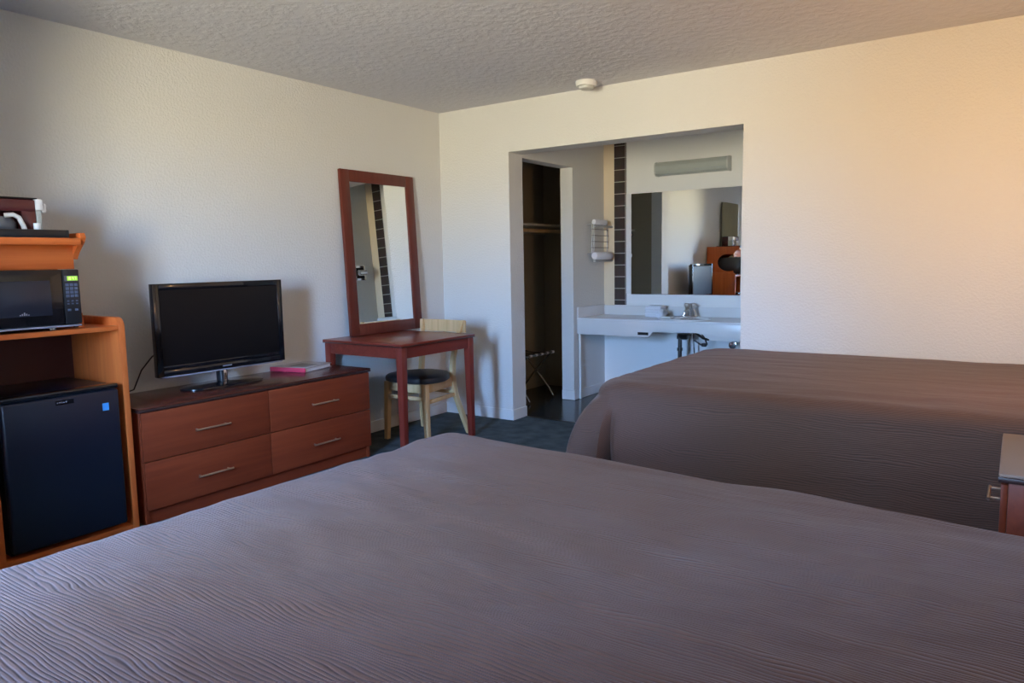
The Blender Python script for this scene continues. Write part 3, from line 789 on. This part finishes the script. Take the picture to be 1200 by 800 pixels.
# towel rack on the alcove's left wall
t = thing('towel_rack', 'chrome wire towel rack on the alcove side wall left of the vanity mirror', 'towel rack', (XO, 1.38, 1.27))
for z in (1.30, 1.565):
    for y in (1.23, 1.50): MB().tube([(XO, y, z), (XO+.055, y, z)], .006, 8).build('bracket', M['rackmetal'], t)
for yy in (1.225, 1.26, 1.52):
    MB().tube([(XO+.05, yy, 1.285), (XO+.05, yy, 1.575)], .0045, 8).build('upright', M['rackmetal'], t)
for z in (1.355, 1.41, 1.465, 1.52):
    MB().tube([(XO+.05, 1.215, z), (XO+.05, 1.545, z)], .003, 8).build('wire', M['wire'], t)
for z, r in ((1.236, .010), (1.546, .010)):
    b = MB().tube([(XO+.085, 1.20, z), (XO+.085, 1.55, z)], r, 14); b.build('shelf_rod', M['rackmetal'], t)
def roll(lab, y0, y1, z, r, x):
    b = MB().lathe((x, 0, z), [(0, y0), (r*.8, y0), (r, y0+.01), (r, y1-.01), (r*.8, y1), (0, y1)], 24, axis='y')
    tag(b.build('rolled_towel', M['towel']), lab, 'towel')
roll('slim rolled white towel on the top rod of the chrome towel rack', 1.19, 1.42, 1.582, .024, XO+.088)
roll('thick rolled white towel on the bottom rod of the chrome towel rack', 1.19, 1.50, 1.281, .034, XO+.092)

# chrome tissue holder on alcove right wall (seen in desk mirror)
t = thing('tissue_holder', 'square chrome recessed tissue holder on the alcove right wall, seen in the desk mirror', 'tissue holder', (XR, 1.32, 1.27))
MB().box(XR-.02, XR-.0005, 1.235, 1.405, 1.27, 1.44, bev=.004).build('plate', M['chrome'], t)
MB().box(XR-.024, XR-.019, 1.265, 1.375, 1.295, 1.415).build('recess', M['black'], t)
MB().lathe((XR-.052, 0, 1.355), [(0, 1.27), (.034, 1.27), (.034, 1.37), (0, 1.37)], 18, axis='y').build('roller', M['chrome'], t)

# ------------------------------------------------------------------ closet
t = thing('closet_shelf', 'painted closet shelf running along the closet above the hanging rod', 'shelf', (.2, .85, 1.54))
MB().box(.002, .36, TH+.003, YB-.003, 1.555, 1.574, bev=.002).build('board', M['shelf'], t)
MB().box(.002, .022, TH+.003, YB-.003, 1.50, 1.554, bev=.002).build('cleat', M['shelf'], t)
t = thing('clothes_rod', 'brown wooden clothes rod just under the closet shelf', 'rod', (.30, .85, 1.50))
MB().tube([(.31, TH+.004, 1.515), (.31, YB-.004, 1.515)], .017, 16).build('rod', M['beech'], t)
MB().lathe((.31, 0, 1.515), [(0, TH+.001), (.03, TH+.001), (.026, TH+.012), (0, TH+.012)], 16, axis='y').build('socket', M['darkmetal'], t)
b = MB().lathe((.31, 0, 1.515), [(0, YB-.012), (.026, YB-.012), (.03, YB-.001), (0, YB-.001)], 16, axis='y')
b.build('socket', M['darkmetal'], t)

# luggage rack
t = thing('luggage_rack', 'folding chrome luggage rack with black straps on the closet floor', 'luggage rack', (.24, .81, 0))
LX0, LX1, LY0, LY1, LZ = .075, .405, .585, 1.03, .412
for x in (LX0, LX1): MB().tube([(x, LY0, LZ), (x, LY1, LZ)], .010, 12).build('top_bar', M['darkmetal'], t)
for y in (LY0+.02, LY1-.025):
    MB().tube([(LX1, y, LZ), (.24, y, .235), (.09, y, .06), (.055, y, .010)], .0095, 12).build('leg', M['steel'], t)
    MB().tube([(LX0, y+.022, LZ), (.24, y+.022, .225), (.37, y+.022, .085), (.418, y+.022, .010)], .0095, 12).build('leg', M['steel'], t)
for k in range(5):
    yy = LY0+.045+k*.092
    b = MB(); bm = b.bm; rings = []
    for j in range(13):
        x = LX0+(LX1-LX0)*j/12; z = LZ+.0115-.018*math.sin(PI*j/12)
        rings.append([bm.verts.new((x, yy-.024, z)), bm.verts.new((x, yy+.024, z))])
    for j in range(12): bm.faces.new((rings[j][0], rings[j][1], rings[j+1][1], rings[j+1][0]))
    s = b.build('strap', M['strap'], t); md = s.modifiers.new('t', 'SOLIDIFY'); md.thickness = .003
    MB().lathe((LX1, 0, LZ), [(0.0105, yy+.027), (.0135, yy+.030), (.0135, yy+.058), (.0105, yy+.062)], 14, axis='y').build('bar_sleeve', M['white_gloss'], t)

# ------------------------------------------------------------------ beds
def bedspread(x0, x1, y0, y1, ztop, zbot, r=.13, fil=.07, flare=.05, cflare=.14, seed=0, mat=None, parent=None, shear=0, head=True, wr=.004, backclamp=None, swell=1.0, crease=0.0, ci=14):
    """draped cloth: rounded rectangle outline, filleted shoulder, hanging skirt with corner folds"""
    cx, cy = (x0+x1)/2, (y0+y1)/2; hx, hy = (x1-x0)/2, (y1-y0)/2
    # outline parameterisation
    NC, NX, NY = 26, 110, 90
    def outline(hx, hy, r):
        P = []
        def arc(ax, ay, a0):
            for k in range(NC):
                a = a0+PI/2*k/NC; P.append((ax+r*math.cos(a), ay+r*math.sin(a), math.cos(a), math.sin(a), 1-abs(k/NC-.5)*2))
        def line(p, q, n, nrm):
            for k in range(n):
                t_ = k/n; P.append((p[0]+(q[0]-p[0])*t_, p[1]+(q[1]-p[1])*t_, nrm[0], nrm[1], 0))
        line((-hx+r, -hy), (hx-r, -hy), NX, (0, -1)); arc(hx-r, -hy+r, -PI/2)
        line((hx, -hy+r), (hx, hy-r), NY, (1, 0)); arc(hx-r, hy-r, 0)
        line((hx-r, hy), (-hx+r, hy), NX, (0, 1)); arc(-hx+r, hy-r, PI/2)
        line((-hx, hy-r), (-hx, -hy+r), NY, (-1, 0)); arc(-hx+r, -hy+r, PI)
        return P
    base_ = outline(hx, hy, r); n = len(base_)
    # distance to corner region (smoothed) for folds
    cw = []
    for i, p in enumerate(base_):
        d = min(math.hypot(p[0]-sx*(hx-r*.3), p[1]-sy*(hy-r*.3)) for sx, sy in ((-1, -1), (-1, 1), (1, 1), (1, -1)))
        cw.append(math.exp(-(d/.22)**2))
    hw = [max(0, min(1, (hx-.25-p[0])/.3)) for p in base_]
    cw = [c*h for c, h in zip(cw, hw)]
    b = MB(); bm = b.bm; rings = []
    # top: shrinking outlines
    tops = [1.0, .985, .96, .93, .89, .84, .78, .71, .64, .56, .48, .40, .32, .24, .16, .08, .02]
    def P3(x, y, z):
        X = cx+x; Y = cy+y
        Y -= shear*(X-x0)
        if backclamp is not None: Y = min(Y, backclamp)
        X = min(X, W-.02)
        return bm.verts.new((X, Y, z))
    def topz(x, y):
        e = 1-max(abs(x)/hx, abs(y)/hy)
        z = ztop+.014*swell*min(1, e*3)
        z += wr*.45*noise.noise(Vector(((cx+x)*1.7+seed, (cy+y)*5.0, seed)))
        z += wr*1.3*max(0, noise.noise(Vector(((cx+x)*2.2+(cy+y)*1.3, (cy+y)*9.0+(cx+x)*1.8, seed+9)))-.15)*(1 if wr > .006 else .3)
        z += wr*.8*noise.noise(Vector(((cx+x)*4.0-(cy+y)*3.0+seed, (cy+y)*11.0, seed+5)))
        return z
    for s in reversed(tops):
        ring = []
        for p in base_:
            x, y = p[0]*(1 - fil/hx)*s, p[1]*(1 - fil/hy)*s
            ring.append(P3(x, y, topz(x, y)))
        rings.append(ring)
    # shoulder
    for k in range(1, 8):
        a = PI/2*k/7
        ring = []
        for i, p in enumerate(base_):
            ix, iy = p[0]*(1-fil/hx), p[1]*(1-fil/hy)
            ox, oy = p[0], p[1]
            f = math.sin(a)
            x, y = ix+(ox-ix)*f, iy+(oy-iy)*f
            ring.append(P3(x, y, topz(ix, iy)-fil*(1-math.cos(a))))
        rings.append(ring)
    zs = ztop-fil
    for k in range(1, 17):
        t_ = k/16; z = zs+(zbot-zs)*t_
        ring = []
        for i, p in enumerate(base_):
            w = cw[i]
            ph = i*.17+seed
            o = flare*t_**1.0*.6*(.4+.6*hw[i])+cflare*w*(1-(1-t_)**5)
            o += .034*w*t_**.8*math.sin(i*.42+seed*2.1)
            o -= crease*math.exp(-(min(abs(i-ci), n-abs(i-ci))/1.1)**2)*(1-(1-t_)**1.5)
            o += (.008*math.sin(ph*1.3)+.009*noise.noise(Vector((p[0]*3.1, p[1]*3.1, seed+t_*.4))))*t_**.7
            ring.append(P3(p[0]+p[2]*o, p[1]+p[3]*o, z+.0*w))
        rings.append(ring)
    for i in range(len(rings)-1):
        for k in range(n):
            bm.faces.new((rings[i][k], rings[i][(k+1) % n], rings[i+1][(k+1) % n], rings[i+1][k]))
    cap = bm.faces.new(rings[0])
    bmesh.ops.triangulate(bm, faces=[cap], quad_method='BEAUTY', ngon_method='BEAUTY')
    o = b.build('bedspread', mat, parent)
    return o
t = thing('bed', 'near bed under a ribbed taupe bedspread filling the foreground', 'bed', (3.35, -3.6, 0))
bedspread(2.235, 4.42, -4.42, -2.665, .652, .03, r=.12, fil=.06, flare=.03, cflare=.08, seed=1.3, mat=M['spread1'], parent=t, shear=.083, wr=.009)
MB().box(2.36, 4.40, -4.42, -3.0, .30, .60, bev=.04).build('mattress', M['mattress'], t)
MB().box(2.38, 4.39, -4.40, -3.02, 0, .30, bev=.01).build('base', M['darkred'], t)
t = thing('bed', 'far bed under a taupe bedspread standing against the back wall', 'bed', (3.35, -.8, 0))
bedspread(2.235, 4.42, -1.60, -.02, .664, .03, r=.115, fil=.07, flare=.06, cflare=.135, seed=4.2, mat=M['spread2'], parent=t, crease=.12, ci=1, wr=.005, backclamp=-.016, swell=1.2)
MB().box(2.36, 4.40, -1.45, -.14, .30, .56, bev=.04).build('mattress', M['mattress'], t)
MB().box(2.38, 4.39, -1.43, -.16, 0, .30, bev=.01).build('base', M['darkred'], t)

# ------------------------------------------------------------------ nightstand
t = thing('nightstand', 'cherry nightstand with a grey tan top between the two beds', 'nightstand', (4.16, -1.93, 0))
NX, NY0, NY1, NZ = 3.892, -2.262, -1.70, .605
NZ = .632
MB().box(NX, 4.42, NY0, NY1, NZ-.01, NZ, bev=.003).build('top', M['nighttop'], t)
MB().box(NX-.001, 4.42, NY0-.001, NY1+.001, NZ-.026, NZ-.0105, bev=.003).build('top_edge', M['cherry_edge'], t)
MB().box(NX+.024, 4.41, NY0+.014, NY1-.014, 0, NZ-.026, bev=.002).build('carcass', M['cherry'], t)
for (e, f) in ((.07, .33), (.335, NZ-.035)):
    d = MB().box(NX+.006, NX+.023, NY0+.016, NY1-.016, e, f, bev=.002).build('drawer', M['cherry'], t)
    bar_handle(d, NX+.006, (NY0+NY1)/2-.0, (e+f)/2+.03, .15, out=.032, mat='brushed', sgn=-1)

# ------------------------------------------------------------------ camera
CAMP = dict(cx=3.9148, cy=-4.6803, cz=1.2474, yaw=.6053, pitch=-.109, roll=-.0181, f=860.31)
cam = bpy.data.cameras.new('camera'); co = bpy.data.objects.new('camera', cam); COL.objects.link(co)
cam.sensor_width = 36; cam.sensor_fit = 'HORIZONTAL'; cam.lens = CAMP['f']*36/1200; cam.clip_start = .05
cy_, sy_ = math.cos(CAMP['yaw']), math.sin(CAMP['yaw']); cp, sp = math.cos(CAMP['pitch']), math.sin(CAMP['pitch'])
F = Vector((-sy_*cp, cy_*cp, sp)); R = Vector((cy_, sy_, 0)); U = R.cross(F)
r = CAMP['roll']; R2 = R*math.cos(r)+U*math.sin(r); U2 = -R*math.sin(r)+U*math.cos(r)
mw = Matrix(((R2.x, U2.x, -F.x, CAMP['cx']), (R2.y, U2.y, -F.y, CAMP['cy']), (R2.z, U2.z, -F.z, CAMP['cz']), (0, 0, 0, 1)))
co.matrix_world = mw
scene.camera = co

# ------------------------------------------------------------------ world + lights
w = bpy.data.worlds.new('world'); scene.world = w; w.use_nodes = True
nt = w.node_tree; nt.nodes.clear()
out = nt.nodes.new('ShaderNodeOutputWorld'); bg = nt.nodes.new('ShaderNodeBackground')
tc = nt.nodes.new('ShaderNodeTexCoord'); sep = nt.nodes.new('ShaderNodeSeparateXYZ')
rp = nt.nodes.new('ShaderNodeValToRGB'); mr = nt.nodes.new('ShaderNodeMapRange')
mr.inputs['From Min'].default_value = -.6; mr.inputs['From Max'].default_value = .6
nt.links.new(tc.outputs['Generated'], sep.inputs[0]); nt.links.new(sep.outputs[2], mr.inputs['Value'])
nt.links.new(mr.outputs[0], rp.inputs[0])
cr = rp.color_ramp
cr.elements[0].position = 0; cr.elements[0].color = (.60, .50, .36, 1)
cr.elements[1].position = 1; cr.elements[1].color = (.30, .55, 1.0, 1)
for pos, c in ((.36, (.92, .80, .54, 1)), (.485, (.94, .84, .60, 1)), (.53, (.58, .78, 1.05, 1)), (.60, (.43, .74, 1.25, 1)), (.75, (.36, .66, 1.25, 1))):
    e = cr.elements.new(pos); e.color = c
# world tint added: dims and warms light reaching the right part of the back wall
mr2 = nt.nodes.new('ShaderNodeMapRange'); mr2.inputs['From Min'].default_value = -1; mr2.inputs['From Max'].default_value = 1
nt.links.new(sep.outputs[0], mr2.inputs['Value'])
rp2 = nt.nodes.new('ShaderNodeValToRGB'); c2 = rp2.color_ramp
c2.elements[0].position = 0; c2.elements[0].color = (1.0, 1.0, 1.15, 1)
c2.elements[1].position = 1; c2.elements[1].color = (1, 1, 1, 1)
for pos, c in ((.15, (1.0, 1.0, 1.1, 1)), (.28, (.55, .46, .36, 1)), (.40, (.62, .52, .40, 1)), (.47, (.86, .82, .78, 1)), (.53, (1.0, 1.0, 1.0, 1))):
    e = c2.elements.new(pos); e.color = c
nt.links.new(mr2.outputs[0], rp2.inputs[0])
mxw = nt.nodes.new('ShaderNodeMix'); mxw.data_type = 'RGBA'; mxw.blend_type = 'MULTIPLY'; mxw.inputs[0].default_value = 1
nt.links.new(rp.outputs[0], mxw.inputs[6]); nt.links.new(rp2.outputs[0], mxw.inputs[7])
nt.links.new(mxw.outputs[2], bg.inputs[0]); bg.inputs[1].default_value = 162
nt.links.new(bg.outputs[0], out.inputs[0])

def area(name, loc, rot, sx, sy, energy, color, portal=False, spread=None):
    l = bpy.data.lights.new(name, 'AREA'); l.shape = 'RECTANGLE'; l.size = sx; l.size_y = sy
    l.energy = energy; l.color = color
    if spread: l.spread = spread
    o = bpy.data.objects.new(name, l); COL.objects.link(o); o.location = loc; o.rotation_euler = rot
    if portal: l.cycles.is_portal = True
    return o
# portals facing into the room
area('window_portal', ((nx0+nx1)/2, NEAR-.02, (nz0+nz1)/2), (PI/2, 0, 0), nx1-nx0, nz1-nz0, 1, (1, 1, 1), portal=True)
area('window_portal', (-.02, (wy0+wy1)/2, (wz0+wz1)/2), (PI/2, 0, -PI/2), wy1-wy0, wz1-wz0, 1, (1, 1, 1), portal=True)
# unseen warm area light added to wash the right part of the back wall
area('added_warm_wash', (4.12, -1.62, 1.45), (math.radians(88), 0, math.radians(24)), .3, .3, 14, (1.0, .52, .20))

scene.view_settings.view_transform = 'Standard'
scene.view_settings.look = 'None'
scene.view_settings.exposure = 0
scene.view_settings.gamma = 1
